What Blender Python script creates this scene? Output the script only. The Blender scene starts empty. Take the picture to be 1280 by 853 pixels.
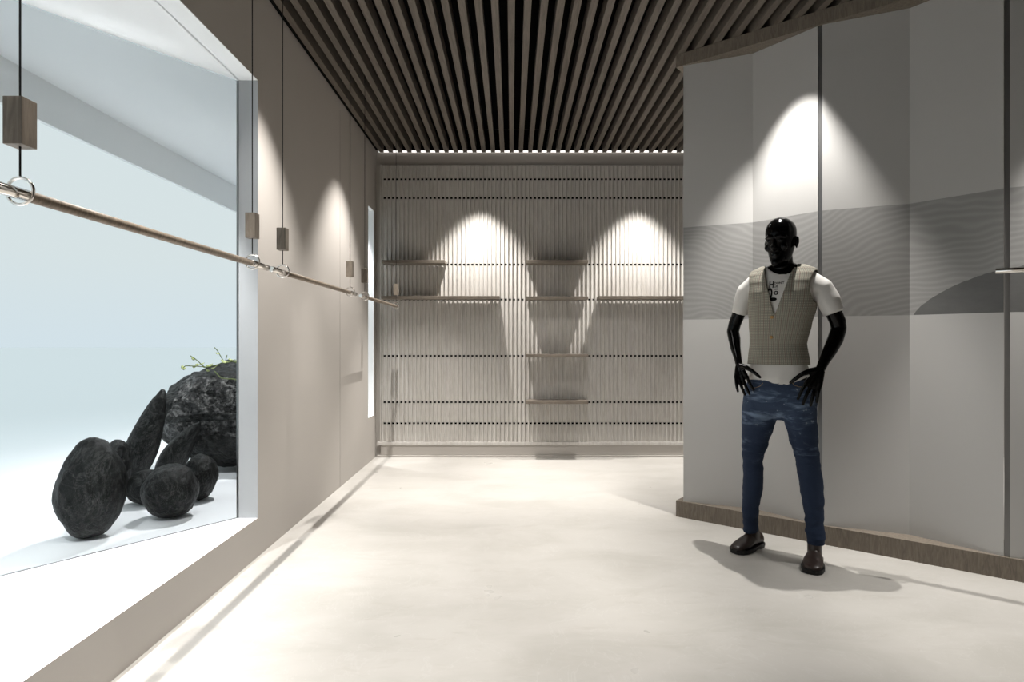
import bpy, bmesh, math, random
from mathutils import Vector, Matrix, noise
C = bpy.context.scene.collection
PI = math.pi
F = 21.0/36.0*1280.0
EYE = 1.2

# ------------------------------------------------------------------ helpers
def pt(px, py, d):
    """world point seen at pixel px,py at depth d (metres along +Y)"""
    return Vector(((px-640)/F*d, d, EYE-(py-426.5)/F*d))

def gpt(px, py, z0=0.0):
    d = (EYE-z0)*F/(py-426.5)
    return Vector(((px-640)/F*d, d, z0))

def srgb(r, g, b):
    def f(c):
        c /= 255.0
        return c/12.92 if c <= .04045 else ((c+.055)/1.055)**2.4
    return (f(r), f(g), f(b), 1)

class E:                      # tiny node-expression helper
    def __init__(s, nt, sock): s.nt = nt; s.s = sock
    def _op(s, op, *o):
        n = s.nt.nodes.new('ShaderNodeMath'); n.operation = op
        for i, v in enumerate((s,)+o):
            if isinstance(v, E): s.nt.links.new(v.s, n.inputs[i])
            else: n.inputs[i].default_value = v
        return E(s.nt, n.outputs[0])
    def __add__(s, o): return s._op('ADD', o)
    def __sub__(s, o): return s._op('SUBTRACT', o)
    def __mul__(s, o): return s._op('MULTIPLY', o)
    def gt(s, o): return s._op('GREATER_THAN', o)
    def lt(s, o): return s._op('LESS_THAN', o)
    def sin(s): return s._op('SINE')
    def absv(s): return s._op('ABSOLUTE')
    def sqrt(s): return s._op('SQRT')
    def maxv(s, o): return s._op('MAXIMUM', o)
    def minv(s, o): return s._op('MINIMUM', o)
    def pw(s, o): return s._op('POWER', o)
    def fract(s): return s._op('FRACT')
    def smooth(s, a, b):
        n = s.nt.nodes.new('ShaderNodeMapRange'); n.interpolation_type = 'SMOOTHSTEP'
        s.nt.links.new(s.s, n.inputs[0]); n.inputs[1].default_value = a; n.inputs[2].default_value = b
        return E(s.nt, n.outputs[0])

class M:
    def __init__(s, name, base=(.5,.5,.5,1), rough=.5, spec=.5, metal=0.0):
        s.m = bpy.data.materials.new(name); s.m.use_nodes = True
        s.nt = s.m.node_tree; s.b = s.nt.nodes['Principled BSDF']
        s.b.inputs['Base Color'].default_value = base
        s.b.inputs['Roughness'].default_value = rough
        s.b.inputs['Specular IOR Level'].default_value = spec
        s.b.inputs['Metallic'].default_value = metal
        s.tc = s.nt.nodes.new('ShaderNodeTexCoord')
    def vec(s, kind='Object', scale=(1,1,1), loc=(0,0,0)):
        mp = s.nt.nodes.new('ShaderNodeMapping')
        mp.inputs['Scale'].default_value = scale; mp.inputs['Location'].default_value = loc
        s.nt.links.new(s.tc.outputs[kind], mp.inputs[0]); return mp.outputs[0]
    def noise(s, scale=5, detail=4, rough=.5, kind='Object', vscale=(1,1,1), dist=0.0):
        n = s.nt.nodes.new('ShaderNodeTexNoise')
        n.inputs['Scale'].default_value = scale; n.inputs['Detail'].default_value = detail
        n.inputs['Roughness'].default_value = rough; n.inputs['Distortion'].default_value = dist
        s.nt.links.new(s.vec(kind, vscale), n.inputs['Vector']); return E(s.nt, n.outputs[0])
    def xyz(s, kind='Object'):
        n = s.nt.nodes.new('ShaderNodeSeparateXYZ'); s.nt.links.new(s.tc.outputs[kind], n.inputs[0])
        return [E(s.nt, o) for o in n.outputs]
    def mix(s, fac, a, b):
        n = s.nt.nodes.new('ShaderNodeMix'); n.data_type = 'RGBA'
        if isinstance(fac, E): s.nt.links.new(fac.s, n.inputs[0])
        else: n.inputs[0].default_value = fac
        for i, v in ((6, a), (7, b)):
            if isinstance(v, (tuple, list)): n.inputs[i].default_value = v
            else: s.nt.links.new(v, n.inputs[i])
        return n.outputs[2]
    def color(s, sock): s.nt.links.new(sock, s.b.inputs['Base Color'])
    def rough(s, e): s.nt.links.new(e.s, s.b.inputs['Roughness'])
    def bump(s, e, strength=.3, dist=.01):
        n = s.nt.nodes.new('ShaderNodeBump'); n.inputs['Strength'].default_value = strength
        n.inputs['Distance'].default_value = dist
        s.nt.links.new(e.s, n.inputs['Height']); s.nt.links.new(n.outputs[0], s.b.inputs['Normal'])

# ------------------------------------------------------------------ materials
def mk():
    D = {}
    w = M('taupe wall paint', (.50,.47,.44,1), .55, .3)
    n = w.noise(1.5, 3); w.color(w.mix(n, (.405,.38,.35,1), (.45,.42,.39,1)))
    w.bump(w.noise(300, 2), .05, .001); D['wall'] = w.m
    D['jamb'] = M('white reveal toned down as shade', (.37,.385,.395,1), .6, .2).m  # shade on the side reveal is put into this grey
    D['white'] = M('white lacquer', (.80,.82,.83,1), .6, .2).m
    D['seam'] = M('joint shadow gap', (.25,.23,.21,1), .8, .1).m
    f = M('cream stone floor', (.7,.66,.6,1), .32, .35)
    a = f.noise(1.6, 8, .62, vscale=(1,2.2,1), dist=.6).smooth(.35, .75)
    b = f.noise(7, 6, .7, vscale=(.6,1.6,1), dist=.8).smooth(.52, .8)
    c1 = f.mix(a, (.445,.428,.400,1), (.385,.37,.34,1))
    c2 = f.mix(b*.40, c1, (.325,.298,.262,1))
    v = f.noise(2.3, 5, .6, dist=2.2)
    vein = (v-.5).absv().smooth(.0, .012)
    f.color(f.mix((vein*-1+1)*.12, c2, (.6,.6,.58,1)))
    f.rough(f.noise(3, 3)*.12+.24); D['floor'] = f.m
    p = M('plaster panel', (.55,.53,.50,1), .6, .25)
    n = p.noise(40, 5, .7, vscale=(1,1,.12)).smooth(.35,.75)
    p.color(p.mix(n, (.54,.52,.49,1), (.43,.405,.375,1))); D['rib'] = p.m
    D['black'] = M('matt black void', (.004,.004,.004,1), .9, .05).m
    for key, c, sc in (('slat', (.128,.110,.092,1), (6,.4,6)), ('oak', (.18,.152,.122,1), (8,8,1)), ('oakx', (.17,.145,.118,1), (1,8,8))):
        o = M('grey oak '+key, c, .5, .25)
        n = o.noise(9, 6, .65, vscale=sc, dist=1.2)
        o.color(o.mix(n.smooth(.3,.7), tuple(x*1.15 for x in c[:3])+(1,), tuple(x*.72 for x in c[:3])+(1,)))
        o.bump(n, .1, .002); D[key] = o.m
    D['chrome'] = M('polished nickel', (.75,.72,.68,1), .12, .5, 1).m
    D['cable'] = M('black cable', (.008,.008,.008,1), .5, .3).m
    D['steel'] = M('dark brushed metal', (.20,.20,.20,1), .35, .5, .8).m
    # partition panels with printed dune mural (uv: metres along the wall, metres up)
    q = M('satin panel with printed dunes', (.56,.56,.55,1), .45, .3)
    u, vv, _ = q.xyz('UV')
    band = vv.gt(EYE+.145)*vv.lt(EYE+.772)
    nz = q.noise(1.6, 2, .5, 'UV', (1,1.3,1))
    dune = ((u*5.0+1.2).sin()*.06)+((u*1.9-2.4).sin()*.13)+nz*.34
    ph = (vv-dune)
    nz2 = q.noise(6, 3, .6, 'UV', (1,4,1))
    wave = ((ph*172+nz2*2.0).sin()*.5+.5).pw(1.4)
    crest = (ph-(EYE+.60)).smooth(-.03,.05)*(u.smooth(.9,1.3))
    wl = wave*(crest*-1+1)
    base = (.46,.453,.44,1)
    mur = q.mix(wl*.42+nz2*.25, (.255,.252,.245,1), (.36,.356,.345,1))
    mur = q.mix(crest*.8, mur, (.30,.30,.295,1))
    e2 = ((u-1.95)*(1/.64))
    hill = ((e2*e2*-1+1).maxv(0).pw(.72)*.245+(EYE+.137))+q.noise(25,3,.6,'UV')*.012
    hm = vv.lt(hill)*u.gt(1.30)
    mur = q.mix(hm, mur, q.mix(q.noise(9,4,.6,'UV',(1,2.5,1)), (.10,.10,.098,1), (.15,.149,.145,1)))
    q.color(q.mix(band, base, mur)); D['panel'] = q.m
    # outdoors
    g = M('pale ground fading into still water', (.85,.85,.85,1), .5, .3)
    x, y, z = g.xyz('Object')
    far = (x*-1+g.noise(.8,3)*.8).smooth(3.4, 5.2)
    st = g.noise(1.2, 4, .6, vscale=(1.0,5.0,1))
    water = g.mix(st, (.91,.97,1.0,1), (.95,.98,1.0,1))
    g.nt.links.new((far*.85).s, g.b.inputs['Metallic']); g.color(g.mix(far, (.84,.85,.87,1), water)); D['ground'] = g.m
    r = M('black river stone', (.012,.013,.013,1), .42, .2)
    n1 = r.noise(5, 8, .7, dist=1.5); n2 = r.noise(3.5, 6, .65, dist=2.0)
    n3 = r.noise(38, 5, .7)
    vein = ((n1-.5).absv()).smooth(.0,.02); vein2 = ((n2-.52).absv()).smooth(.0,.008)
    c = r.mix(n3.smooth(.4,.75), (.002,.0022,.0022,1), (.013,.0135,.013,1))
    c = r.mix((vein*-1+1)*.35, c, (.10,.105,.10,1))
    c = r.mix((vein2*-1+1)*.4, c, (.10,.095,.085,1)); r.color(c)
    r.rough(n3*.35+.28)
    r.bump(n3*.5+n1*1.2+vein2*.3, .55, .02); D['rock'] = r.m
    r = M('fractured black stone with painted glints', (.02,.02,.02,1), .25, .6)
    n1 = r.noise(12, 8, .75, dist=1.0); n3 = r.noise(45, 6, .8)
    r.color(r.mix((n1+n3*.5).smooth(.72,.95), (.012,.012,.012,1), (.34,.33,.32,1)))  # pale flecks paint the light catching the shiny face
    r.rough(n3*.2+.18); r.bump(n1*1.5+n3, 1.0, .04); D['rockgloss'] = r.m
    D['leaf'] = M('pale green leaf', (.34,.38,.16,1), .5, .3).m
    D['stem'] = M('vine stem', (.10,.13,.04,1), .6, .2).m
    # mannequin
    D['skin'] = M('gloss black mannequin shell', (.0012,.0012,.0012,1), .13, .14).m
    t = M('white cotton jersey', (.60,.585,.56,1), .9, .1)
    t.bump(t.noise(14,4,.6,vscale=(1,1,.6)), .25, .01); D['tee'] = t.m
    D['ink'] = M('black print ink', (.01,.01,.01,1), .8, .1).m
    v = M('checked tweed', (.3,.3,.25,1), .9, .1)
    uu, vw, _ = v.xyz('UV')
    def lines(e, pitch, w): return ((e*(1/pitch)).fract()-.5).absv().lt(w)
    fine = lines(uu,.0085,.17).maxv(lines(vw,.0085,.17))
    red = lines(uu,.0255,.06).maxv(lines(vw+.004,.0255,.03))
    c = v.mix(v.noise(260,2,.6)*.9, (.37,.35,.295,1), (.25,.238,.20,1))
    c = v.mix(fine*.65, c, (.10,.105,.085,1)); c = v.mix(red*.4, c, (.16,.07,.055,1))
    v.color(c); v.bump(v.noise(500,2), .3, .001); D['tweed'] = v.m
    D['button'] = M('amber horn button', (.35,.19,.05,1), .3, .5).m
    j = M('faded blue denim', (.02,.04,.1,1), .85, .15)
    x, y, z = j.xyz('Object')
    st = j.noise(5, 5, .65, vscale=(1.0,1.0,4.0), dist=.5).smooth(.50,.72)
    thigh = (z-.87).absv().smooth(.25,.01)*(y.smooth(.02,-.04))
    knee = (z-.60).absv().smooth(.10,.02)*(y.smooth(.02,-.04))*.6
    wv = j.noise(420, 2, .6)
    c = j.mix(wv, (.011,.018,.038,1), (.025,.038,.070,1))
    c = j.mix((st*(thigh+knee))*.95, c, (.20,.27,.38,1))
    c = j.mix(thigh*.22, c, (.085,.125,.20,1))
    spots = j.noise(28,3,.6).smooth(.64,.70)*thigh*.6
    c = j.mix(spots, c, (.35,.40,.48,1))
    j.color(c); j.bump(j.noise(16,4,.6,vscale=(1,1,1.6)), .45, .012); D['denim'] = j.m
    D['stitch'] = M('tan stitching', (.28,.20,.11,1), .8, .1).m
    b = M('brown boot leather', (.03,.017,.014,1), .35, .4)
    b.color(b.mix(b.noise(8,4), (.017,.010,.008,1), (.030,.018,.015,1))); D['boot'] = b.m
    D['sole'] = M('black rubber sole', (.006,.006,.006,1), .45, .3).m
    # glass
    gm = bpy.data.materials.new('clear window glass'); gm.use_nodes = True; nt = gm.node_tree
    nt.nodes.remove(nt.nodes['Principled BSDF']); out = nt.nodes['Material Output']
    tr = nt.nodes.new('ShaderNodeBsdfTransparent'); tr.inputs[0].default_value = (.965,.98,.985,1)
    gl = nt.nodes.new('ShaderNodeBsdfGlossy'); gl.inputs['Roughness'].default_value = 0.0
    fr = nt.nodes.new('ShaderNodeFresnel'); fr.inputs[0].default_value = 1.10
    mx = nt.nodes.new('ShaderNodeMixShader')
    nt.links.new(fr.outputs[0], mx.inputs[0]); nt.links.new(tr.outputs[0], mx.inputs[1])
    nt.links.new(gl.outputs[0], mx.inputs[2]); nt.links.new(mx.outputs[0], out.inputs[0]); D['glass'] = gm
    l = bpy.data.materials.new('led diffuser'); l.use_nodes = True
    bb = l.node_tree.nodes['Principled BSDF']
    bb.inputs['Emission Color'].default_value = (1,.97,.93,1); bb.inputs['Emission Strength'].default_value = 1.1
    D['led'] = l
    l = bpy.data.materials.new('lamp lens'); l.use_nodes = True
    bb = l.node_tree.nodes['Principled BSDF']
    bb.inputs['Emission Color'].default_value = (1,.95,.88,1); bb.inputs['Emission Strength'].default_value = 6.0
    D['lens'] = l
    return D
MT = mk()

# ------------------------------------------------------------------ object helpers
def obj(name, me, mat=None, parent=None, smooth=False):
    if isinstance(me, bmesh.types.BMesh):
        m = bpy.data.meshes.new(name); me.to_mesh(m); me.free(); me = m
    o = bpy.data.objects.new(name, me); C.objects.link(o)
    if mat is not None: me.materials.clear(); me.materials.append(mat)
    if parent: o.parent = parent
    if smooth:
        for p in me.polygons: p.use_smooth = True
    return o

def tag(o, label, cat, group=None):
    o['label'] = label; o['category'] = cat
    if group: o['group'] = group
    return o

def struct(o): o['kind'] = 'structure'; return o

def thing(name, label, cat, loc=(0,0,0), rz=0, group=None):
    o = bpy.data.objects.new(name, None); C.objects.link(o)
    o.location = loc; o.rotation_euler = (0,0,rz); o.empty_display_size = .1
    return tag(o, label, cat, group)

def box(bm, x0, x1, y0, y1, z0, z1, bev=0, mat=None):
    m = Matrix.Translation(((x0+x1)/2,(y0+y1)/2,(z0+z1)/2)) @ Matrix.Diagonal((x1-x0,y1-y0,z1-z0,1))
    r = bmesh.ops.create_cube(bm, size=1, matrix=m)
    if bev:
        es = list({e for v in r['verts'] for e in v.link_edges})
        bmesh.ops.bevel(bm, geom=es, offset=bev, segments=2, affect='EDGES', profile=.5)
    return r

def prism(bm, poly, z0, z1):
    a = [bm.verts.new((x,y,z0)) for x,y in poly]; b = [bm.verts.new((x,y,z1)) for x,y in poly]
    n = len(poly)
    bm.faces.new(a[::-1]); bm.faces.new(b)
    for i in range(n): bm.faces.new((a[i],a[(i+1)%n],b[(i+1)%n],b[i]))
    bmesh.ops.recalc_face_normals(bm, faces=bm.faces)

def tube(bm, pts, rad, n=20, caps='flat', up=Vector((0,1,0))):
    """loft of ellipses along pts; rad = list of r or (rx, ry)"""
    pts = [Vector(p) for p in pts]; R = [(r,r) if not isinstance(r,(tuple,list)) else r for r in rad]
    if caps == 'round':
        def cap(p, q, r):
            d = (p-q).normalized(); out = []
            for t in (35,65,85):
                a = math.radians(t); out.append((p+d*min(r)*math.sin(a), (r[0]*math.cos(a), r[1]*math.cos(a))))
            return out
        s = cap(pts[0], pts[1], R[0]); e = cap(pts[-1], pts[-2], R[-1])
        pts = [x[0] for x in s[::-1]]+pts+[x[0] for x in e]; R = [x[1] for x in s[::-1]]+R+[x[1] for x in e]
    rings = []
    for i, p in enumerate(pts):
        t = (pts[min(i+1,len(pts)-1)]-pts[max(i-1,0)]).normalized()
        a = up-t*up.dot(t)
        if a.length < 1e-4: a = Vector((1,0,0))-t*t.x
        a.normalize(); b = a.cross(t).normalized()      # b = 'x' axis, a = 'y' axis
        rx, ry = R[i]
        rings.append([bm.verts.new(p+b*rx*math.cos(2*PI*k/n)+a*ry*math.sin(2*PI*k/n)) for k in range(n)])
    fs = []
    for r0, r1 in zip(rings, rings[1:]):
        for k in range(n): fs.append(bm.faces.new((r0[k],r0[(k+1)%n],r1[(k+1)%n],r1[k])))
    fs.append(bm.faces.new(rings[0][::-1])); fs.append(bm.faces.new(rings[-1]))
    bmesh.ops.recalc_face_normals(bm, faces=fs)
    return rings

def ellipsoid(bm, c, r, rot=None, sub=3):
    m = Matrix.Translation(c) @ (rot.to_4x4() if rot else Matrix()) @ Matrix.Diagonal((*r,1))
    bmesh.ops.create_icosphere(bm, subdivisions=sub, radius=1, matrix=m)

def sample(tab, x):
    if x <= tab[0][0]: return tab[0][1:]
    for a, b in zip(tab, tab[1:]):
        if x <= b[0]:
            t = (x-a[0])/(b[0]-a[0]); t = t*t*(3-2*t)*.35+t*.65
            return [p+(q-p)*t for p, q in zip(a[1:], b[1:])]
    return tab[-1][1:]

def fuse(bm, voxel, smooth_it=6, fac=.5):
    """merge overlapping closed pieces into one continuous skin"""
    m = bpy.data.meshes.new('tmp'); bm.to_mesh(m); bm.free()
    o = bpy.data.objects.new('tmp', m); C.objects.link(o)
    r = o.modifiers.new('r', 'REMESH'); r.mode = 'VOXEL'; r.voxel_size = voxel; r.use_smooth_shade = True
    if smooth_it:
        s = o.modifiers.new('s', 'SMOOTH'); s.iterations = smooth_it; s.factor = fac
    dg = bpy.context.evaluated_depsgraph_get(); dg.update()
    me = bpy.data.meshes.new_from_object(o.evaluated_get(dg))
    bpy.data.objects.remove(o); bpy.data.meshes.remove(m)
    for p in me.polygons: p.use_smooth = True
    return me

# ------------------------------------------------------------------ key sizes
WL = -1.412; BW = 6.203; CE = EYE+1.956
RW = 5.2; FW = -2.4
SILL = EYE-.9835; W1Y0, W1Y1, W1T = .15, 3.317, EYE+1.45
S0, S1, SZ0, SZ1 = 5.86, 6.095, .443, 2.53

# ------------------------------------------------------------------ room shell
bm = bmesh.new(); box(bm, WL, RW, FW, BW+.1, -.1, 0); struct(obj('floor', bm, MT['floor']))
bm = bmesh.new()
xo = WL-.10
for a in ((FW, W1Y0, -.1, 3.5), (W1Y0, W1Y1, -.1, SILL-.001), (W1Y0, W1Y1, W1T, 3.5), (W1Y1, S0, -.1, 3.5),
          (S0, S1, -.1, SZ0), (S0, S1, SZ1, 3.5), (S1, BW+.1, -.1, 3.5)):
    box(bm, xo, WL, a[0], a[1], a[2], a[3])
struct(obj('wall_left', bm, MT['wall']))
bm = bmesh.new(); box(bm, WL-.1, RW, BW, BW+.1, -.1, 3.5); struct(obj('wall_back', bm, MT['wall']))
bm = bmesh.new(); box(bm, RW, RW+.1, FW, BW+.1, -.1, 3.5); struct(obj('wall_right', bm, MT['wall']))
bm = bmesh.new(); box(bm, WL-.1, RW+.1, FW-.1, FW, -.1, 3.5); struct(obj('wall_front', bm, MT['wall']))
bm = bmesh.new(); box(bm, WL, RW, FW, BW, 3.40, 3.5)
struct(obj('ceiling', bm, MT['black']))
# slatted ceiling: one batten mesh as part of the ceiling, running towards the back wall
bm = bmesh.new()
P_, W_ = .0961, .042
k0 = math.ceil((WL+.035)/P_); k1 = int(RW/P_)
for k in range(k0, k1):
    x = k*P_-.004; box(bm, x-W_/2, x+W_/2, FW+.02, BW-.013, CE, CE+.10)
struct(obj('trim_1', bm, MT['slat']))
bm = bmesh.new(); box(bm, WL+.004, WL+.030, FW+.02, BW-.022, CE+.02, CE+.12); box(bm, WL+.03, RW, BW-.012, BW, CE+.022, 3.395); struct(obj('dark_cover', bm, MT['black']))  # black sheets added to paint the lit wall above the slats dark
# seam in the left wall
bm = bmesh.new(); y = -WL*F/215; box(bm, WL-.002, WL+.0008, y-.002, y+.002, 0.0, 3.1)
struct(obj('trim_7', bm, MT['seam']))
# baseboard under the ribbed panel
bm = bmesh.new()
box(bm, WL+.055, RW, BW-.030, BW, 0.022, .155, .003)
box(bm, WL+.02, RW, BW-.045, BW, 0, .020, .002)
struct(obj('baseboard_back', bm, MT['wall']))
# led strip hidden behind the ends of the slats
bm = bmesh.new(); box(bm, WL+.03, RW-.1, BW-.012, BW, CE+.004, CE+.020)
o = obj('led_strip', bm, MT['led'])
tag(o, 'bright white LED strip glowing between slat ends along the top of the back wall', 'light')

# ---- window 1 (big opening on the left, slanting glass) and its niche
w1 = struct(bpy.data.objects.new('window_1', None)); C.objects.link(w1); w1.location = (WL, W1Y1, SILL)
def win_part(name, bm, m, smooth=False):
    for v in bm.verts: v.co -= Vector(w1.location)
    return obj(name, bm, m, w1, smooth)
bm = bmesh.new()
box(bm, xo-.004, WL+.0015, W1Y1-.003, W1Y1+.0, SILL, W1T)
win_part('window_reveal', bm, MT['jamb']); bm = bmesh.new()
box(bm, xo-.004, WL+.0015, W1Y0, W1Y1, W1T-.003, W1T)
win_part('window_reveal', bm, MT['white'])
g0 = Vector((-1.522, 3.325)); g1 = Vector((-2.137, 2.495)); gd = (g1-g0).normalized(); gn = Vector((-gd.y, gd.x))
def gpoly(s0, s1, w): 
    a = g0+gd*s0; b = g0+gd*s1
    return [tuple(a-gn*w), tuple(b-gn*w), tuple(b+gn*w), tuple(a+gn*w)]
bm = bmesh.new(); prism(bm, gpoly(.004, 3.4, .005), SILL+.001, W1T-.004); win_part('pane', bm, MT['glass'])
bm = bmesh.new(); prism(bm, gpoly(-.006, .008, .008), SILL, W1T-.004); win_part('frame', bm, MT['steel'])
bm = bmesh.new(); prism(bm, gpoly(.008, 3.4, .0035), SILL-.001, SILL+.002); win_part('track', bm, MT['steel'])
# soffit + downstand over the display
bm = bmesh.new(); box(bm, -2.59, xo, -1.5, 14, W1T-.003, W1T+.2)
box(bm, -2.615, -2.59, -1.5, 14, EYE+1.213, W1T+.2)
struct(obj('trim_2', bm, MT['white']))
# pale ground outside incl. sill
bm = bmesh.new(); r = 90
vs = [bm.verts.new(p) for p in ((WL+.0005,W1Y0,SILL),(WL+.0005,W1Y1-.003,SILL),(xo,W1Y1-.003,SILL),(xo,r,SILL),(-r,r,SILL),(-r,-r,SILL),(xo,-r,SILL),(xo,W1Y0,SILL))]
f = bm.faces.new(vs); 
if f.normal.z < 0: f.normal_flip()
o = struct(obj('trim_3', bm, MT['ground']))
# slot window
w2 = struct(bpy.data.objects.new('window_2', None)); C.objects.link(w2); w2.location = (WL, S0, SZ0)
bm = bmesh.new()
box(bm, xo-.002, WL+.001, S1-.003, S1, SZ0, SZ1); box(bm, xo-.002, WL+.001, S0, S0+.003, SZ0, SZ1)
box(bm, xo-.002, WL+.001, S0, S1, SZ0, SZ0+.003); box(bm, xo-.002, WL+.001, S0, S1, SZ1-.003, SZ1)
for v in bm.verts: v.co -= Vector(w2.location)
obj('window_reveal', bm, MT['white'], w2)

# ------------------------------------------------------------------ ribbed back panel
rp = thing('ribbed_wall_panel', 'pale grey vertically ribbed display panel with rows of black slots covering the back wall', 'wall panel', (-1.353, BW, EYE-1.042))
PX0, PX1, PZ0, PZ1 = -1.353, 3.4, EYE-1.042, EYE+1.814
def loc(bm, o):
    for v in bm.verts: v.co -= Vector(o.location)
    return bm
bm = bmesh.new(); pitch = .0432
prof = []
n = int((PX1-PX0)/pitch)
yb = BW-.022; prof.append((PX0, BW-.002)); prof.append((PX0, yb-.010))
for k in range(n):
    x = PX0+.004+k*pitch
    for a in range(7):
        t = PI*a/6; prof.append((x+.010-.009*math.cos(t), yb-.002-.014*math.sin(t)))
    prof.append((x+.0205, yb)); prof.append((x+pitch-.001, yb))
prof.append((x+pitch, BW-.002))
a = [bm.verts.new((x,y,PZ0)) for x,y in prof]; b = [bm.verts.new((x,y,PZ1)) for x,y in prof]
for i in range(len(prof)-1): bm.faces.new((a[i],a[i+1],b[i+1],b[i]))
c = [bm.verts.new((x,BW-.002,PZ1)) for x,y in prof]; c0 = [bm.verts.new((x,BW-.002,PZ0)) for x,y in prof]
for i in range(len(prof)-1):
    bm.faces.new((b[i],b[i+1],c[i+1],c[i])); bm.faces.new((a[i+1],a[i],c0[i],c0[i+1]))
obj('ribbed_board', loc(bm, rp), MT['rib'], rp)
bm = bmesh.new()
box(bm, PX0-.012, PX0, BW-.034, BW-.002, PZ0-.012, PZ1+.012); box(bm, PX0, PX1, BW-.026, BW-.002, PZ1, PZ1+.008)
box(bm, PX0-.04, PX1, BW-.040, BW-.002, PZ0-.034, PZ0-.001, .002)
obj('frame', loc(bm, rp), MT['rib'], rp)
for py in (225,248.5,331.2,374.9,445,502.7,529):
    z = EYE-(py-426.5)/F*BW; bm = bmesh.new()
    for k in range(n):
        x = PX0+.004+k*pitch+.032; box(bm, x-.0112, x+.0112, yb-.0015, yb+.001, z-.009, z+.009)
    obj('slot_row', loc(bm, rp), MT['black'], rp)

# ------------------------------------------------------------------ shelves
SD = 5.988
def shelf(x0, x1, ptop, label, split=None):
    zt = EYE-(ptop-426.5)/F*SD
    t = thing('wall_shelf', label, 'shelf', ((x0+x1)/2, BW-.036, zt-.031), 0, 'grey oak shelves on the ribbed wall')
    bm = bmesh.new(); box(bm, x0, x1, SD, BW-.037, zt-.031, zt, .0015); obj('board', loc(bm, t), MT['oakx'], t)
    k = max(2, int((x1-x0)/.5)+1)
    for i in range(k):
        bm = bmesh.new()
        x = x0+.08+(x1-x0-.16)*i/(k-1); box(bm, x-.008, x+.008, SD+.10, BW-.020, zt-.036, zt-.031)
        obj('bracket', loc(bm, t), MT['steel'], t)
SX = lambda px: (px-640)/F*SD
shelf(SX(477.2), SX(556.1), 325.2, 'short grey oak shelf at upper left of the ribbed wall, above the long left shelf')
shelf(SX(476.4), SX(624.4), 370.1, 'long oak shelf at left of the ribbed wall, behind the end of the hanging rail')
shelf(SX(657.5), SX(735.4), 325.2, 'topmost of the four short shelves stacked in the centre column')
shelf(SX(657.5), SX(735.4), 370.6, 'second shelf from the top of the four stacked in the centre column')
shelf(SX(657.5), SX(735.4), 443.0, 'third shelf from the top of the four stacked in the centre column')
shelf(SX(657.5), SX(735.4), 501.5, 'lowest of the four short shelves stacked in the centre column')
shelf(SX(749), SX(897), 370.1, 'long grey oak shelf at the right of the ribbed wall, running behind the white partition')

# ------------------------------------------------------------------ hanging rails
def ring_bm(bm, c, R, r, n=36, m=10):
    vs = []
    for i in range(n):
        a = 2*PI*i/n; rr = []
        for j in range(m):
            b = 2*PI*j/m; q = R+r*math.cos(b)
            rr.append(bm.verts.new((c[0]+q*math.cos(a), c[1]+r*math.sin(b), c[2]+q*math.sin(a))))
        vs.append(rr)
    for i in range(n):
        for j in range(m): bm.faces.new((vs[i][j],vs[(i+1)%n][j],vs[(i+1)%n][(j+1)%m],vs[i][(j+1)%m]))
    bmesh.ops.recalc_face_normals(bm, faces=bm.faces)
HR = EYE+.329
def rail(y0, y1, e0, e1, loc_, rz, label):
    """local: rail runs along +Y from y0-e0 to y1+e1 with hangers at y0,y1; origin under first hanger"""
    t = thing('hanging_rail', label, 'clothes rail', loc_, rz, 'suspended clothes rails')
    z = 0
    bm = bmesh.new(); tube(bm, [(0,y0+.018,z),(0,y1-.018,z)], [.0130]*2, 24, up=Vector((0,0,1))); obj('wooden_rod', bm, MT['oakr'], t, True)
    for ya, yb_ in ((y0-e0, y0+.018), (y1-.018, y1+e1)):
        bm = bmesh.new(); pts = [(0,ya,z),(0,ya+.0015,z),(0,yb_-.0015,z),(0,yb_,z)]
        tube(bm, pts, [.0120,.0135,.0135,.0128], 24, up=Vector((0,0,1))); o = obj('metal_end', bm, MT['chrome'], t, True)
        o.data.polygons[-1].use_smooth = False
        for p in o.data.polygons:
            if len(p.vertices) > 4: p.use_smooth = False
    for y in (y0, y1):
        bm = bmesh.new(); ring_bm(bm, (0,y,.006), .0300, .0036); obj('ring', bm, MT['chrome'], t, True)
        bm = bmesh.new(); tube(bm, [(0,y,.038),(0,y,CE+.04-HR)], [.0022]*2, 10); c = obj('cable', bm, MT['cable'], t)
        bm = bmesh.new(); s = .0215; box(bm, -s, s, y-s, y+s, EYE+.435-HR, EYE+.5405-HR, .0012); obj('wooden_weight', bm, MT['oak'], t)
oakr = M('turned grey oak rod', (.24,.195,.15,1), .45, .3)
n_ = oakr.noise(30, 6, .7, vscale=(1,4,1), dist=.6)
oakr.color(oakr.mix(n_.smooth(.3,.7), (.30,.245,.19,1), (.15,.12,.09,1))); oakr.bump(n_, .2, .002); MT['oakr'] = oakr.m
ex = lambda px: 1.1*F/(640-px)
XR = -1.1
rail(0, ex(315.4)-ex(25.1), .16, .157, (XR, ex(25.1), HR), 0, 'nearest suspended wooden clothes rail, crossing in front of the large window')
rail(0, ex(437.6)-ex(353.3), .132, .143, (XR, ex(353.3), HR), 0, 'middle suspended wooden clothes rail, in front of the taupe wall left of centre')
rail(0, ex(495.1)-ex(456.0), .13, .015, (XR, ex(456.0), HR), 0, 'farthest suspended wooden clothes rail, ending before the ribbed back wall')
# rail on the right, parallel to the folded partition, entering at the frame edge
e = Vector((2.28, 2.818)); dr = Vector((.785,-.62)).normalized()
o_ = e+dr*.135
rail(0, 1.2, .135, .145, (o_.x, o_.y, HR), math.atan2(dr.y, dr.x)-PI/2, 'suspended clothes rail cut by the right photo edge in front of the dune mural')

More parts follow.
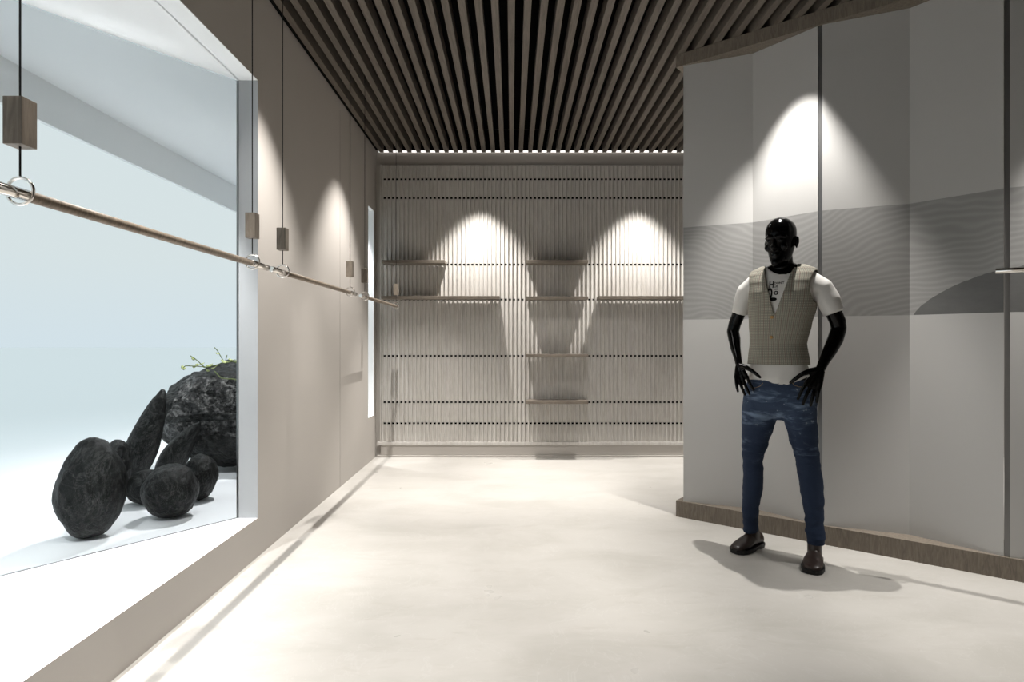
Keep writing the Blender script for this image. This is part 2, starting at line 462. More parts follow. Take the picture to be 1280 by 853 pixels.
# ------------------------------------------------------------------ folded partition
L0 = Vector((1.121,4.084)); LD = Vector((1.418,-1.121)).normalized(); LN = Vector((-LD.y, LD.x))  # LN points behind
if LN.y < 0: LN = -LN
part = thing('folding_partition', 'tall white zigzag display partition with grey dune mural, oak plinth and oak header', 'partition', (L0.x, L0.y, 0))
def lp(s, r): return tuple(L0+LD*s+LN*r)
def pobj(name, bm, m): return obj(name, loc(bm, part), m, part)
LEN = 3.45
bm = bmesh.new(); prism(bm, [lp(0,0), lp(LEN,0), lp(LEN,.34), lp(0,.34)], 0, .110); pobj('plinth', bm, MT['oakp'] if 'oakp' in MT else MT['oak'])
bm = bmesh.new(); prism(bm, [lp(0,0), lp(LEN,0), lp(LEN,.34), lp(0,.34)], EYE+1.872, CE-.001); pobj('header', bm, MT['oak'])
s = .045; mod = .853; u = 0
for k in range(4):
    pts = [(s+.004,.010), (s+mod/2, .122), (s+mod-.020, .012)]
    pts2 = [(a, b+.02) for a, b in pts]
    bm = bmesh.new(); uvl = bm.loops.layers.uv.new('UVMap')
    z0, z1 = .110, EYE+1.872
    F0 = [bm.verts.new((*lp(*p), z0)) for p in pts]; F1 = [bm.verts.new((*lp(*p), z1)) for p in pts]
    B0 = [bm.verts.new((*lp(*p), z0)) for p in pts2]; B1 = [bm.verts.new((*lp(*p), z1)) for p in pts2]
    us = [u, u+.43, u+.86]
    for i in range(2):
        f = bm.faces.new((F0[i],F0[i+1],F1[i+1],F1[i]))
        for l, (uu, vv) in zip(f.loops, ((us[i],z0),(us[i+1],z0),(us[i+1],z1),(us[i],z1))): l[uvl].uv = (uu,vv)
        bm.faces.new((B0[i+1],B0[i],B1[i],B1[i+1]))
        bm.faces.new((F1[i],F1[i+1],B1[i+1],B1[i])); bm.faces.new((F0[i+1],F0[i],B0[i],B0[i+1]))
    bm.faces.new((F0[0],F1[0],B1[0],B0[0])); bm.faces.new((F0[2],B0[2],B1[2],F1[2]))
    pobj('folded_panel', bm, MT['panel'])
    q = s+mod-.006
    bm = bmesh.new(); prism(bm, [lp(q-.012,.016), lp(q+.012,.016), lp(q+.012,.04), lp(q-.012,.04)], .110, EYE+1.872)
    pobj('post', bm, MT['steel'])
    s += mod; u += .86

# ------------------------------------------------------------------ rocks
def rock(name, label, c, r, rot=(0,0,0), seed=1, amp=.10, freq=1.6, mat='rock', taper=0.0, gloss=None, bottom=None, sub=6, group='black stones in the window display'):
    bm = bmesh.new(); bmesh.ops.create_icosphere(bm, subdivisions=sub, radius=1)
    R = Matrix.Rotation(rot[2],3,'Z')@Matrix.Rotation(rot[1],3,'Y')@Matrix.Rotation(rot[0],3,'X')
    off = Vector((seed*7.3, seed*3.1, seed*1.7))
    rnd = random.Random(seed); cuts = []
    for i in range(7):
        d = Vector((rnd.gauss(0,1), rnd.gauss(0,1), rnd.gauss(0,1))).normalized(); cuts.append((d, rnd.uniform(.90,.98)))
    for v in bm.verts:
        p = v.co.copy()
        for d, h in cuts:
            q = p.dot(d)
            if q > h: p -= d*(q-h)*.8
        n = noise.fractal(v.co*freq+off, .8, 2.1, 5)*amp
        cr = abs(noise.noise(v.co*1.3+off*1.7)); crease = -max(0, .05-cr)*1.0*amp*3
        p *= 1+n+crease
        t = 1-taper*max(-.2, p.z) if taper else 1
        p.x *= t; p.y *= t
        v.co = R@Vector((p.x*r[0], p.y*r[1], p.z*r[2]))
    mz = min(v.co.z for v in bm.verts)
    base = SILL if bottom is None else bottom
    for v in bm.verts: v.co.z -= mz
    o = obj(name, bm, MT[mat], None, True); o.location = (c[0], c[1], base)
    if gloss:
        o.data.materials.append(MT['rockgloss'])
        for p in o.data.polygons:
            cc = p.center
            if gloss(cc, p.normal): p.material_index = 1
    tag(o, label, 'rock', group); return o
def S(px, py): return gpt(px, py, SILL)
rock('stone', 'egg-shaped black stone standing upright, leftmost in the window display', (-2.10,2.985), (.150,.150,.252), (.0,.06,0), 3, .05, 1.3, taper=.16)
rock('stone', 'round black stone in front, right of the egg-shaped one, nearest the glass', (-1.900,3.33), (.143,.14,.150), (0,0,.4), 5, .055, 1.5)
rock('stone', 'small black stone tucked between the egg-shaped stone and the round front stone', (-2.185,3.60), (.125,.11,.105), (0,0,.2), 8, .06, 1.5)
rock('stone', 'small round black stone between the front round stone and the big boulder', (-1.935,3.70), (.105,.11,.138), (0,.1,.5), 11, .06, 1.5)
rock('stone', 'tallest pointed black slab leaning right beside the boulder', (-2.43,3.96), (.092,.10,.355), (0,.34,.1), 14, .05, 1.2, taper=.38)
rock('stone', 'black pointed stone rising directly behind the egg-shaped stone', (-2.41,3.56), (.125,.11,.215), (0,.42,.0), 17, .05, 1.3, taper=.30)
rock('stone', 'slanting black slab leaning against the boulder above the small stones', (-2.33,4.17), (.083,.09,.25), (0,.62,.0), 21, .05, 1.3, taper=.34)
def gl(c, n):
    q = noise.noise(c*2.2+Vector((3,1,7)))
    return (n.y < -.25) and c.z > .30+q*.10 and abs(c.z-.44-c.x*.05+q*.05) > .025 and c.x > -.36+q*.2 and c.z < .72
boulder = rock('boulder', 'largest black boulder with a shiny cracked face, half hidden by the window jamb', (-2.14,4.72), (.56,.50,.41), (0,0,.3), 30, .13, 1.25, gloss=gl, sub=7)
# ivy on top of the boulder
ivy = thing('creeping_vine', 'small pale green creeping vine trailing over the top of the boulder', 'plant', (-2.15,4.55,SILL+.80))
def VP(px, py, d=4.5): return pt(px, py, d)-Vector(ivy.location)
stems = [[(302,456,4.45),(292,452.5,4.5),(280,452.5,4.5),(270,457,4.5),(258,460,4.5),(251,456,4.48)],
         [(262,459,4.5),(255,459.5,4.45),(249,453,4.4),(243,448,4.4),(238,445,4.4)],
         [(258,459,4.5),(245,458,4.42),(232,457.5,4.4),(229.5,459.5,4.4)],
         [(279,451,4.5),(275,444,4.5),(271.5,438,4.5),(268,434.5,4.5)],
         [(282,451,4.5),(283,447,4.5),(283.8,444,4.5)],
         [(268,464,4.32),(272,468.5,4.28),(277,473,4.25),(286,474,4.22),(292,474,4.22),(299,477,4.2)]]
for st in stems:
    bm = bmesh.new(); tube(bm, [VP(*p) for p in st], [.0032]*len(st), 6); obj('stem', bm, MT['stem'], ivy, True)
rnd = random.Random(4)
for (px, py, s, tl) in ((229,460,.018,1.0),(241.5,448.5,.014,.9),(244,458,.022,.4),(248.5,455.5,.012,.2),(253,454.5,.014,.15),(262,456.5,.024,.35),
                    (268,459,.026,.25),(260,463.3,.013,.3),(281,452,.025,.3),(287,451.5,.020,.3),(290,449.5,.024,-.25),(272,441.8,.013,.2),(297,450.5,.02,.3),(247,456,.014,.3)):
    bm = bmesh.new(); n = 10; top = []; 
    for i in range(n):
        a = 2*PI*i/n; top.append(Vector((s*math.cos(a)*1.15, s*.75*math.sin(a), .18*s*math.cos(2*a))))
    R = Matrix.Rotation(rnd.uniform(-.5,.5),3,'Z')@Matrix.Rotation(rnd.uniform(-.5,.5)+ (1.1 if tl > .8 else 0),3,'Y')@Matrix.Rotation(.25+tl*.8,3,'X')
    c = VP(px, py, 4.42)
    f = [bm.verts.new(c+R@p) for p in top]; m = bm.verts.new(c+R@Vector((0,0,-.12*s)))
    for i in range(n): bm.faces.new((f[i], f[(i+1)%n], m))
    o = obj('leaf', bm, MT['leaf'], ivy, True); so = o.modifiers.new('t','SOLIDIFY'); so.thickness = .0015

# ------------------------------------------------------------------ mannequin
TH = math.radians(-38); OX = Vector((1.484,3.303))
AX = Vector((math.cos(TH), math.sin(TH))); AY = Vector((-math.sin(TH), math.cos(TH)))
def P(px, py, c):
    """local point on plane local-y = c seen at pixel"""
    k = (px-640)/F; d = (c+OX.dot(AY))/(k*AY.x+AY.y)
    X = k*d; w = Vector((X, d))-OX
    return Vector((w.dot(AX), c, EYE-(py-426.5)/F*d))
def w2l(w): v = Vector((w[0],w[1]))-OX; return Vector((v.dot(AX), v.dot(AY), w[2]))
def proj(v):
    w = OX+AX*v.x+AY*v.y
    return 640+F*w.x/w.y, 426.5-F*(v.z-EYE)/w.y
K = 1/250.0
man = thing('mannequin', 'glossy black male mannequin in checked vest, white t-shirt, blue jeans and brown boots', 'mannequin', (OX.x, OX.y, 0), TH)

TORSO = [ # py, cx, half px, ry, yoff
 (486,974,42,.112,.0),(478,974,40,.110,.0),(455,972.8,36.5,.102,.0),(430,972.3,33.0,.098,.0),(405,974.8,36.5,.108,-.004),
 (385,977,40,.117,-.006),(368,977.5,42,.117,-.004),(354,978,43,.104,.004),(345,978.5,43,.088,.012),(339,978.5,39,.072,.018),(335,978.5,30,.060,.022),(332,979,20,.052,.022),(328,979,16,.05,.02)]
def torso_ring(py, grow=0.0):
    cx, hp, ry, yo = sample(sorted(TORSO), py)
    c = P(cx, py, yo); return c, hp*K+grow, ry+grow
def sup(a, rx, ry, e=2.35):
    ca, sa = math.cos(a), math.sin(a); k = (abs(ca)**e+abs(sa)**e)**(-1/e); return rx*ca*k, ry*sa*k
def loft_rows(bm, rows, n=64, e=2.35, uv=False, cap=True):
    rings = []
    for c, rx, ry in rows:
        rings.append([bm.verts.new((c.x+sup(2*PI*k/n,rx,ry,e)[0], c.y+sup(2*PI*k/n,rx,ry,e)[1], c.z)) for k in range(n)])
    fs = []
    for i in range(len(rings)-1):
        for k in range(n): fs.append(bm.faces.new((rings[i][k],rings[i][(k+1)%n],rings[i+1][(k+1)%n],rings[i+1][k])))
    if cap: fs += [bm.faces.new(rings[0][::-1]), bm.faces.new(rings[-1])]
    bmesh.ops.recalc_face_normals(bm, faces=fs); return rings

# --- body
bm = bmesh.new()
loft_rows(bm, [torso_ring(y, -.014) for y in range(486, 327, -6)], 40)
# neck
tube(bm, [P(979,350,.03), P(978.5,338,.022), P(978,328,.012), P(977,316,.006), P(977,305,.006)], [(.066,.062),(.0575,.058),(.054,.056),(.053,.058),(.05,.055)], 28)
# head: sections stacked along z, turned towards the photo's left
hb = bmesh.new()
hc = P(976.5, 334, -.012); H = (334-272)*3.29/F
HS = [ # t, half width, front, back
 (0.0,.018,.072,-.02),(.03,.032,.086,.0),(.09,.043,.092,.02),(.17,.051,.092,.045),(.27,.058,.091,.070),(.36,.063,.091,.085),(.45,.068,.090,.094),(.55,.073,.091,.101),
 (.66,.0755,.092,.105),(.76,.074,.088,.104),(.85,.066,.076,.095),(.92,.051,.058,.075),(.97,.032,.036,.048),(1.0,.008,.008,.012)]
rows = []
n = 40; rings = []
for i in range(31):
    t = i/30; w, fr, bk = sample(HS, t)
    ring = []
    for k in range(n):
        a = 2*PI*k/n; x, _y = sup(a, w, 1, 2.15); _x, s = sup(a, 1, 1, 2.15)
        y = -s*fr if s > 0 else -s*bk
        ring.append(hb.verts.new((x, y, t*H)))
    rings.append(ring)
for i in range(30):
    for k in range(n): hb.faces.new((rings[i][k],rings[i][(k+1)%n],rings[i+1][(k+1)%n],rings[i+1][k]))
hb.faces.new(rings[0][::-1]); hb.faces.new(rings[-1]); bmesh.ops.recalc_face_normals(hb, faces=hb.faces)
h = H
tube(hb, [(0,-.086,.52*h),(0,-.098,.43*h),(0,-.108,.36*h),(0,-.098,.325*h)], [.009,.011,.0145,.010], 14, 'round')   # nose
for sx in (-1,1):
    ellipsoid(hb, Vector((sx*.012,-.093,.345*h)), (.010,.011,.008))
    tube(hb, [(sx*.012,-.088,.575*h),(sx*.034,-.084,.59*h),(sx*.052,-.068,.57*h)], [.009,.009,.007], 12, 'round')       # brow
    ellipsoid(hb, Vector((sx*.031,-.079,.505*h)), (.014,.009,.009))                                                     # eye
    ellipsoid(hb, Vector((sx*.043,-.066,.38*h)), (.019,.016,.020))                                                      # cheek
    R = Matrix.Rotation(sx*.35,3,'Z')@Matrix.Rotation(-.12,3,'X')
    ellipsoid(hb, Vector((sx*.079,.012,.47*h)), (.008,.019,.034), R)                                                    # ear
    ellipsoid(hb, Vector((sx*.084,.018,.50*h)), (.007,.017,.024), R)
    tube(hb, [(0,-.093,.235*h),(sx*.012,-.092,.232*h),(sx*.025,-.084,.232*h)], [.0065,.006,.004], 10, 'round')          # lips
    tube(hb, [(0,-.091,.205*h),(sx*.010,-.091,.205*h),(sx*.022,-.083,.215*h)], [.0075,.007,.004], 10, 'round')
ellipsoid(hb, Vector((0,-.080,.075*h)), (.022,.017,.020))                                                              # chin
HR_ = Matrix.Rotation(math.radians(-8),4,'Z')@Matrix.Rotation(math.radians(2),4,'X')
for v in hb.verts: v.co = HR_@v.co+hc
tmp = bpy.data.meshes.new('h'); hb.to_mesh(tmp); hb.free(); bm.from_mesh(tmp); bpy.data.meshes.remove(tmp)
# arms
def limb(pts, rad): tube(bm, [P(*p) for p in pts], rad, 24, 'round')
limb([(946,350,.02),(931,368,.025),(925,389,.035),(918.5,405,.045),(916,415,.045)], [.042,.040,.037,.035,.034])
limb([(916,414,.045),(918,424,.020),(919.5,436,-.015),(922.5,449,-.055),(924,457,-.075)], [.034,.034,.028,.0205,.0185])
limb([(1012,349,.01),(1030,368,.015),(1041,389,.03),(1047,402,.04),(1048.5,411,.045)], [.046,.045,.041,.040,.038])
limb([(1048.5,411,.045),(1044,425,.015),(1037,439,-.03),(1030,452,-.07),(1025.5,462,-.095)], [.038,.039,.034,.026,.0225])
# hands (metacarpals root every finger in the palm)
def finger(root, kn, tip, c0, c1, c2, r0=.0088, meta=.0135):
    tube(bm, [P(*root, c0), P(*kn, c1)], [meta, meta*.86], 14, 'round')
    a, b = P(*kn, c1), P(*tip, c2); d = b-a
    m1 = a+d*.42+Vector((0,-.010,.002)); m2 = a+d*.74+Vector((0,-.007,.001))
    tube(bm, [a, m1, m2, b], [r0*1.08, r0, r0*.93, r0*.82], 12, 'round')
for rt, kn, tp in (((925.5,458),(934,472),(941.8,487.5)), ((924,458),(929.3,475),(937,493)), ((922.8,459),(924.6,475.5),(931,493.5)), ((921.8,459),(920,472),(922.3,489.5))):
    finger(rt, kn, tp, -.08, -.105, -.120, .0086, .0130)
tube(bm, [P(925,457,-.078), P(932.5,459.5,-.105), P(939,463,-.125), P(945,467.5,-.132), P(950,471.8,-.130)], [.0155,.0135,.0115,.010,.0078], 12, 'round')
for rt, kn, tp in (((1022.5,463),(1007.5,480),(997.3,499)), ((1024,464),(1013,484.5),(1003.6,505.5)), ((1026,465),(1019.3,485),(1013.3,507)), ((1027.5,465),(1025.2,481.5),(1021,502.5))):
    finger(rt, kn, tp, -.105, -.135, -.150, .0092, .0145)
tube(bm, [P(1023,462,-.10), P(1012,464.5,-.130), P(1003,467.5,-.148), P(994.5,473.5,-.155), P(988.3,478.5,-.152)], [.0175,.0160,.0125,.0110,.0085], 12, 'round')
me = fuse(bm, .0034, 3)
obj('body', me, MT['skin'], man)

# --- t-shirt
bm = bmesh.new()
loft_rows(bm, [torso_ring(y, -.003) for y in range(480, 340, -4)]+[torso_ring(y, -.003) for y in (341,339.5,338,336.5,335.2)], 48)
tube(bm, [P(950,352,.02), P(933,366,.025), P(928,378,.03), P(924.6,392,.037)], [.058,.052,.047,.044], 28)
tube(bm, [P(1007,350,.01), P(1027,362,.015), P(1036,376,.025), P(1042.5,391,.032)], [.060,.057,.053,.049], 28)
me = fuse(bm, .005, 6)
tee = obj('t_shirt', me, MT['tee'], man)
# carve neckline: nothing above the collar line in front, slanting hem
bm = bmesh.new(); bm.from_mesh(me)
def below_neck(v):
    px, py = proj(v.co)
    if v.co.y < .03: 
        lim = 343.5+((px-978)/17)**2*-7
        return py < lim and abs(px-978) < 19
    return v.co.z > P(978,333,.03).z
kill = [v for v in bm.verts if below_neck(v)]
bmesh.ops.delete(bm, geom=kill, context='VERTS')
for v in bm.verts:
    px, py = proj(v.co)
    if py > 455:   # hem rises towards the right hand
        k = (py-455)/25; v.co.z += k*max(0,(px-985))*.0019
    # soft folds
    v.co += Vector((noise.noise(v.co*9)*.006, noise.noise(v.co*Vector((6,6,14))+Vector((5,5,5)))*.008, 0))
bm.to_mesh(me); bm.free()
so = tee.modifiers.new('t','SOLIDIFY'); so.thickness = .003; so.offset = 1
tee['label'] = 'white short-sleeved t-shirt with a black chest print'
# chest print, wrapped on the shirt
from mathutils.bvhtree import BVHTree
bt = BVHTree.FromPolygons([v.co for v in tee.data.vertices], [tuple(p.vertices) for p in tee.data.polygons])
def on_front(x, z, lift=.0045):
    h = bt.ray_cast(Vector((x,-.6,z)), Vector((0,1,0)))[0]
    return Vector((x, (h.y if h else -.1)-lift, z))
def text_mesh(s, size):
    cu = bpy.data.curves.new('t','FONT'); cu.body = s; cu.size = size; cu.resolution_u = 2; cu.offset = size*.03
    o = bpy.data.objects.new('t', cu); C.objects.link(o)
    dg = bpy.context.evaluated_depsgraph_get(); dg.update()
    m = bpy.data.meshes.new_from_object(o.evaluated_get(dg)); bpy.data.objects.remove(o); return m
bm = bmesh.new()
def add2d(m, px, py, sx=1, sz=1):
    o = P(px, py, -.11); b2 = bmesh.new(); b2.from_mesh(m)
    for v in b2.verts: v.co = Vector((o.x+v.co.x*sx, 0, o.z+v.co.y*sz))
    bmesh.ops.subdivide_edges(b2, edges=[e for e in b2.edges if e.calc_length() > .012], cuts=2)
    t = bpy.data.meshes.new('x'); b2.to_mesh(t); b2.free(); bm.from_mesh(t); bpy.data.meshes.remove(t)
add2d(text_mesh("DON'T", .017), 967.3, 355.5, .95); add2d(text_mesh("LIE", .017), 967.3, 359.5)
add2d(text_mesh("H", .046), 960.8, 360, .8, 1.1)
def blob(px, py, rx, rz, hole=.0):
    o = P(px, py, -.11); n = 18
    a = [bm.verts.new((o.x+rx*math.cos(2*PI*i/n), 0, o.z+rz*math.sin(2*PI*i/n))) for i in range(n)]
    if hole:
        b = [bm.verts.new((o.x+hole*rx*math.cos(2*PI*i/n), 0, o.z+hole*1.1*rz*math.sin(2*PI*i/n))) for i in range(n)]
        for i in range(n): bm.faces.new((a[i],a[(i+1)%n],b[(i+1)%n],b[i]))
    else: bm.faces.new(a)
blob(962.6,367,.015,.030,.5); blob(970.5,361.7,.010,.004,.5); blob(970.5,366.5,.013,.011,.45); blob(967,374.5,.020,.010); blob(962,373,.008,.008)
for v in bm.verts: v.co = on_front(v.co.x, v.co.z)
pr = obj('chest_print', bm, MT['ink'], tee); pr['label'] = 'black printed graphic'

# --- vest: dense shell, armholes and V cut out
bm = bmesh.new(); uvl = bm.loops.layers.uv.new('UVMap')
n = 300; ys = [455.5-(455.5-333.6)*i/190 for i in range(191)]
rows = [torso_ring(y, .009) for y in ys]
rings = []
for j, (c, rx, ry) in enumerate(rows):
    ring = []
    for k in range(n):
        a = 2*PI*k/n; x, y = sup(a, rx, ry)
        v = Vector((c.x+x, c.y+y, c.z))
        f = 1+(.012*noise.noise(v*8)+.010*noise.noise(v*Vector((5,5,20))))
        v.x = c.x+(v.x-c.x)*f; v.y = c.y+(v.y-c.y)*f
        if y < 0 and j > 150: pass
        ring.append(bm.verts.new(v))
    rings.append(ring)
# quads with uv
for j in range(len(rings)-1):
    for k in range(n):
        k2 = (k+1) % n; f = bm.faces.new((rings[j][k],rings[j][k2],rings[j+1][k2],rings[j+1][k]))
        for l, (kk, jj) in zip(f.loops, ((k,j),(k+1,j),(k+1,j+1),(k,j+1))): l[uvl].uv = (kk/n*.86, rows[jj][0].z)
Vl = [(957.5,331),(957.3,345),(959.5,358),(968.2,394)]; Vr = [(998,327),(992,335),(986.5,345),(980,362),(968.2,394)]
def xa(poly, y):
    for a, b in zip(poly, poly[1:]):
        if a[1] <= y <= b[1]: return a[0]+(b[0]-a[0])*(y-a[1])/(b[1]-a[1])
    return poly[0][0]
kill = set()
zl = P(978,381,0).z; zt = P(978,338,0).z
for ring in rings:
    for v in ring:
        px, py = proj(v.co); cx = P(978, py, 0).x
        dx = v.co.x-cx
        if v.co.y < .02 and py < 394 and xa(Vl, py) < px < xa(Vr, py): kill.add(v)
        if v.co.z > zl:
            t = min(1, (v.co.z-zl)/(zt-zl)); lim = .172-.020*math.sin(PI*min(1,t*1.05))**.8
            if abs(dx) > lim: kill.add(v)
        if v.co.y >= .02 and py < 337 and abs(px-978.5) < 19: kill.add(v)
        if py < 334.6 and abs(px-978.5) < 17: kill.add(v)
bmesh.ops.delete(bm, geom=list(kill), context='VERTS')
bmesh.ops.recalc_face_normals(bm, faces=bm.faces)
for _ in range(3):
    be = {v for e in bm.edges if e.is_boundary for v in e.verts}
    new = {}
    for v in be:
        nb = [e.other_vert(v) for e in v.link_edges if e.is_boundary]
        if len(nb) == 2: new[v] = v.co*.5+(nb[0].co+nb[1].co)*.25
    for v, c in new.items(): v.co = c
vest = obj('vest', bm, MT['tweed'], man, True); so = vest.modifiers.new('t','SOLIDIFY'); so.thickness = .005; so.offset = 1
vest['label'] = 'grey-beige finely checked vest with deep v neck'
vb = BVHTree.FromPolygons([v.co for v in vest.data.vertices], [tuple(p.vertices) for p in vest.data.polygons])
def vest_front(px, py, lift):
    q = P(px, py, -.13); h = vb.ray_cast(Vector((q.x,-.6,q.z)), Vector((0,1,0)))[0]
    return Vector((q.x, (h.y if h else -.12)-lift, q.z))
for px, py in ((965,396.8),(963.4,421.8)):
    c = vest_front(px, py, .006); bm = bmesh.new()
    tube(bm, [c+Vector((0,.004,0)), c+Vector((0,-.003,0)), c+Vector((0,-.0045,0))], [.0085,.0085,.0065], 20, up=Vector((0,0,1)))
    ob = obj('button', bm, MT['button'], vest); ob['label'] = 'amber coloured button'
bm = bmesh.new(); tube(bm, [vest_front(968-.05*i*1.2+.3, 394+i*3, .0045) for i in range(21)], [.0018]*21, 8)
obj('front_edge', bm, MT['tweed'], vest)

# --- jeans
bm = bmesh.new()
PEL = [(474,972.5,38,.108,.0),(482,973.5,43,.112,.002),(490,973.5,46,.116,.004),(500,974,47.5,.117,.006),(510,974,47.5,.114,.006),(516,974,45,.088,.006),(520,974,36,.055,.006),(525,974,20,.035,.006)]
loft_rows(bm, [(P(cx,y,yo), hp*K, ry) for y, cx, hp, ry, yo in PEL], 48)
def leg(tab):
    pts = [P(cx, y, c) for y, cx, hw, c in tab]; rad = [(hw*K*(1.0), hw*K*1.08) for y, cx, hw, c in tab]
    tube(bm, pts, rad, 32)
leg([(500,950,23,.004),(515,949.5,23.5,.002),(528,947.8,22,.0),(540,945.6,19.8,-.004),(553,943.6,17.2,-.008),(567,941.4,14.2,-.010),(580,941.2,13.4,-.006),(595,941.5,13.5,.004),(613,940.5,13.4,.012),(628,938.6,11.8,.02),(642,937.7,10.9,.028),(653,938,10.8,.048),(663,938,10.6,.060)])
leg([(500,997,23,.0),(515,999,22.5,-.002),(530,1001.6,20,-.004),(548,1004.6,17.8,-.008),(565,1007.5,16,-.012),(580,1010.2,15,-.012),(597,1013,15,-.004),(618,1015.3,14.2,.006),(636,1017.2,12.6,.018),(653,1018.5,11.8,.014),(667,1019,11.3,.012),(680,1019,11.2,.012)])
me = fuse(bm, .0055, 5)
bm = bmesh.new(); bm.from_mesh(me); bm.normal_update()
for v in bm.verts:
    px, py = proj(v.co); a = .5+ .9*math.exp(-((py-565)/16)**2)+1.0*max(0,(py-625)/40)
    w = noise.noise(Vector((v.co.x*7, v.co.y*7, v.co.z*26)))+.5*noise.noise(Vector((v.co.x*12+4, v.co.y*12, v.co.z*48)))
    v.co += v.normal*w*.0058*a
bm.to_mesh(me); bm.free()
jn = obj('jeans', me, MT['denim'], man); jn['label'] = 'faded blue slim denim jeans'
jb = BVHTree.FromPolygons([v.co for v in me.vertices], [tuple(p.vertices) for p in me.polygons])
def jf(px, py):
    q = P(px, py, -.1); h = jb.ray_cast(Vector((q.x,-.6,q.z)), Vector((0,1,0)))[0]
    return Vector((q.x, (h.y if h else -.1)-.001, q.z))
for seq in ([(990,479),(993,482),(998,484),(1004,484.5),(1010,483)], [(973.5,479),(973,490),(972.6,502),(973,514),(972.5,522)], [(954,479),(950,483),(944,485),(938,485)]):
    bm = bmesh.new(); tube(bm, [jf(*p) for p in seq], [.0013]*len(seq), 6); obj('stitching', bm, MT['stitch'] if seq[0][0] != 973.5 else MT['denim'], jn)

# --- boots
def boot(toe, dirw, label):
    d = Vector(dirw).normalized()         # world dir from toe to heel
    sd = Vector((-d.y, d.x))
    def W(t, s, z): p = Vector(toe)+d*t+sd*s; return w2l((p.x, p.y, z))
    L = .262
    def hw(t):                             # half width of the sole outline, t from toe tip 0..L
        return sample([(0,.012),(.008,.030),(.025,.044),(.06,.052),(.10,.050),(.16,.038),(.21,.036),(.24,.033),(.255,.023),(.262,.010)], t)[0]
    b = bmesh.new()
    zt = lambda t: sample([(0,.030),(.02,.044),(.06,.058),(.10,.075),(.14,.092),(.17,.100),(.20,.096),(.275,.070)], t)[0]
    rings = []; N = 28; m = 24
    for i in range(N+1):
        t = .004+(L-.010)*i/N; w = hw(t)*.97; top = zt(t); z0 = .016; ring = []
        for k in range(m):
            a = 2*PI*k/m; x, y = sup(a, 1, 1, 2.6)
            wz = w*(1 if y < 0 else (1-.35*y*min(1, (top-.02)/.07)))
            ring.append(b.verts.new(W(t, x*wz, (z0+top)/2+y*(top-z0)/2)))
        rings.append(ring)
    for r0, r1 in zip(rings, rings[1:]):
        for k in range(m): b.faces.new((r0[k],r0[(k+1)%m],r1[(k+1)%m],r1[k]))
    b.faces.new(rings[0]); b.faces.new(rings[-1]); bmesh.ops.recalc_face_normals(b, faces=b.faces)
    ax = w2l((*(Vector(toe)+d), 0))-w2l((*Vector(toe), 0))
    tube(b, [W(.178,0,.05), W(.172,0,.10), W(.168,0,.120), W(.168,0,.150)], [(.036,.054),(.036,.044),(.036,.037),(.034,.034)], 28, up=ax)
    o = obj('boot', fuse(b, .004, 8), MT['boot'], man); o['label'] = label
    b = bmesh.new()
    def outline(t0, t1, grow, z0, z1):
        N = 24; ts = [t0+(t1-t0)*i/N for i in range(N+1)]
        pts = [(t, hw(t)+grow) for t in ts]+[(t, -hw(t)-grow) for t in ts[::-1]]
        a = [b.verts.new(W(t,s,z0)) for t,s in pts]; c = [b.verts.new(W(t,s,z1)) for t,s in pts]; n = len(pts)
        fs = [b.faces.new(a), b.faces.new(c)]+[b.faces.new((a[i],a[(i+1)%n],c[(i+1)%n],c[i])) for i in range(n)]
        bmesh.ops.recalc_face_normals(b, faces=fs)
    outline(-.003, L, .005, .010, .024); outline(.0, .150, .001, .0, .011); outline(.195, L-.002, .002, .0, .012)
    obj('sole', b, MT['sole'], o)
boot((1.252,3.364), (.82,.57), 'brown leather ankle boot on the foot nearer the plinth, toe pointing left')
boot((1.536,3.062), (.52,.855), 'brown leather ankle boot on the front foot, toe towards the viewer')

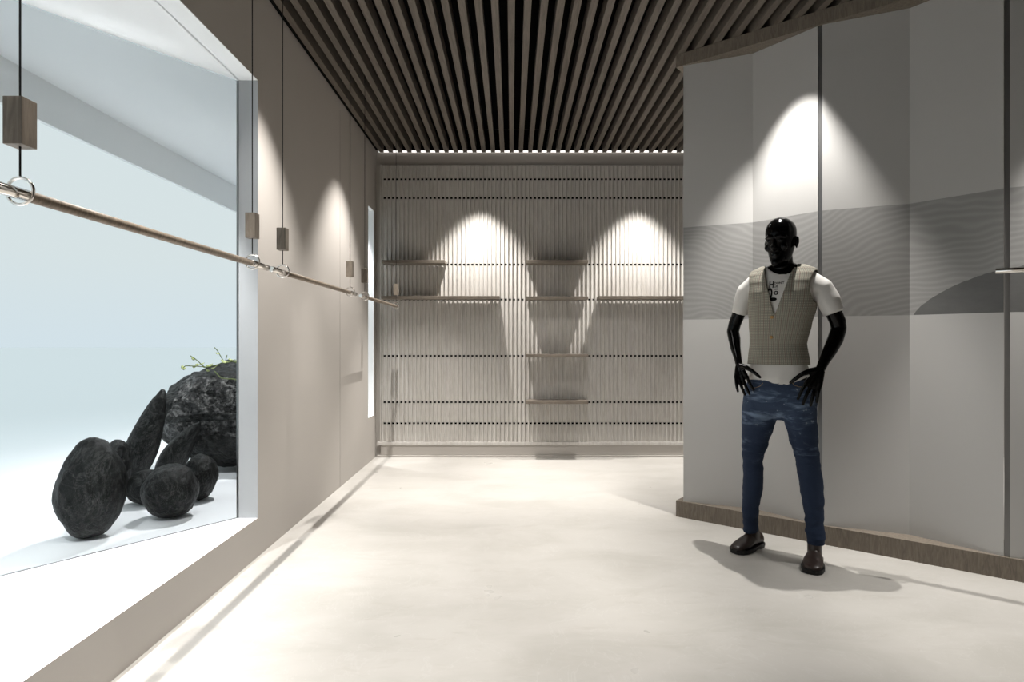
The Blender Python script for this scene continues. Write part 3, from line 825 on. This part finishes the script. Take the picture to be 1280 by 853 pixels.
# ------------------------------------------------------------------ lamps
def spot(name, loc_, W, half, blend=.5, col=(1,.965,.925), rad=.012, aim=None):
    l = bpy.data.lights.new(name, 'SPOT'); l.energy = W; l.spot_size = 2*math.radians(half); l.spot_blend = blend
    l.color = col; l.shadow_soft_size = rad
    o = bpy.data.objects.new(name, l); C.objects.link(o); o.location = loc_
    if aim is not None: o.rotation_euler = (Vector(aim)-Vector(loc_)).to_track_quat('-Z','Y').to_euler()
    return o
LZ = CE-.004
XL = -.92
for y in (4.86, 3.26, 1.64, .02, -1.6): spot('wall_spotlight', (XL, y, LZ), 330, 38, .65)
for x in (-.33, 1.29, 2.91, 4.3): spot('back_spotlight', (x, BW-.42, LZ), 420, 33, .6)
l1 = Vector((1.55,3.45))
for k in (0, 1): p = l1+Vector((.785,-.62))*1.62*k; spot('partition_spotlight', (p.x, p.y, LZ), 320, 31, .6, (1,.97,.93))
for x, y, e_ in ((-.6,-.6,18),(-.6,1.2,26),(-.4,3.0,50),(.5,4.5,140),(3.4,5.0,120)): spot('fill_light', (x, y, LZ), e_, 58, 1.0, (1,.97,.93), .12)  # added wide soft fill lights that lift the floor and lower walls
# two lamps in the niche soffit, tilted outwards over the stones
for y in (1.3, 2.7, 4.3, 6.0): spot('niche_spotlight', (-1.62, y, W1T-.02), 200, 46, .4, (1,1,1), .012, aim=(-2.75, y+.1, 0))

w = bpy.data.worlds.new('World'); bpy.context.scene.world = w; w.use_nodes = True
nt = w.node_tree; bg = nt.nodes['Background']
tc = nt.nodes.new('ShaderNodeTexCoord'); sp = nt.nodes.new('ShaderNodeSeparateXYZ'); nt.links.new(tc.outputs['Generated'], sp.inputs[0])
cr = nt.nodes.new('ShaderNodeValToRGB'); nt.links.new(sp.outputs[2], cr.inputs[0])
cr.color_ramp.elements[0].position = 0.0; cr.color_ramp.elements[0].color = srgb(212,224,230)
cr.color_ramp.elements[1].position = .12; cr.color_ramp.elements[1].color = srgb(216,225,226)
nt.links.new(cr.outputs[0], bg.inputs[0]); bg.inputs[1].default_value = 1.06

cam = bpy.data.cameras.new('camera'); co = bpy.data.objects.new('camera', cam); C.objects.link(co)
co.location = (0,0,EYE); co.rotation_euler = (PI/2,0,0); cam.lens = 21.0; cam.sensor_width = 36; cam.clip_start = .02; cam.clip_end = 400
sc = bpy.context.scene; sc.camera = co
sc.view_settings.view_transform = 'Standard'; sc.view_settings.look = 'None'; sc.view_settings.gamma = 1
sc.view_settings.use_curve_mapping = False; sc.view_settings.exposure = 0.0
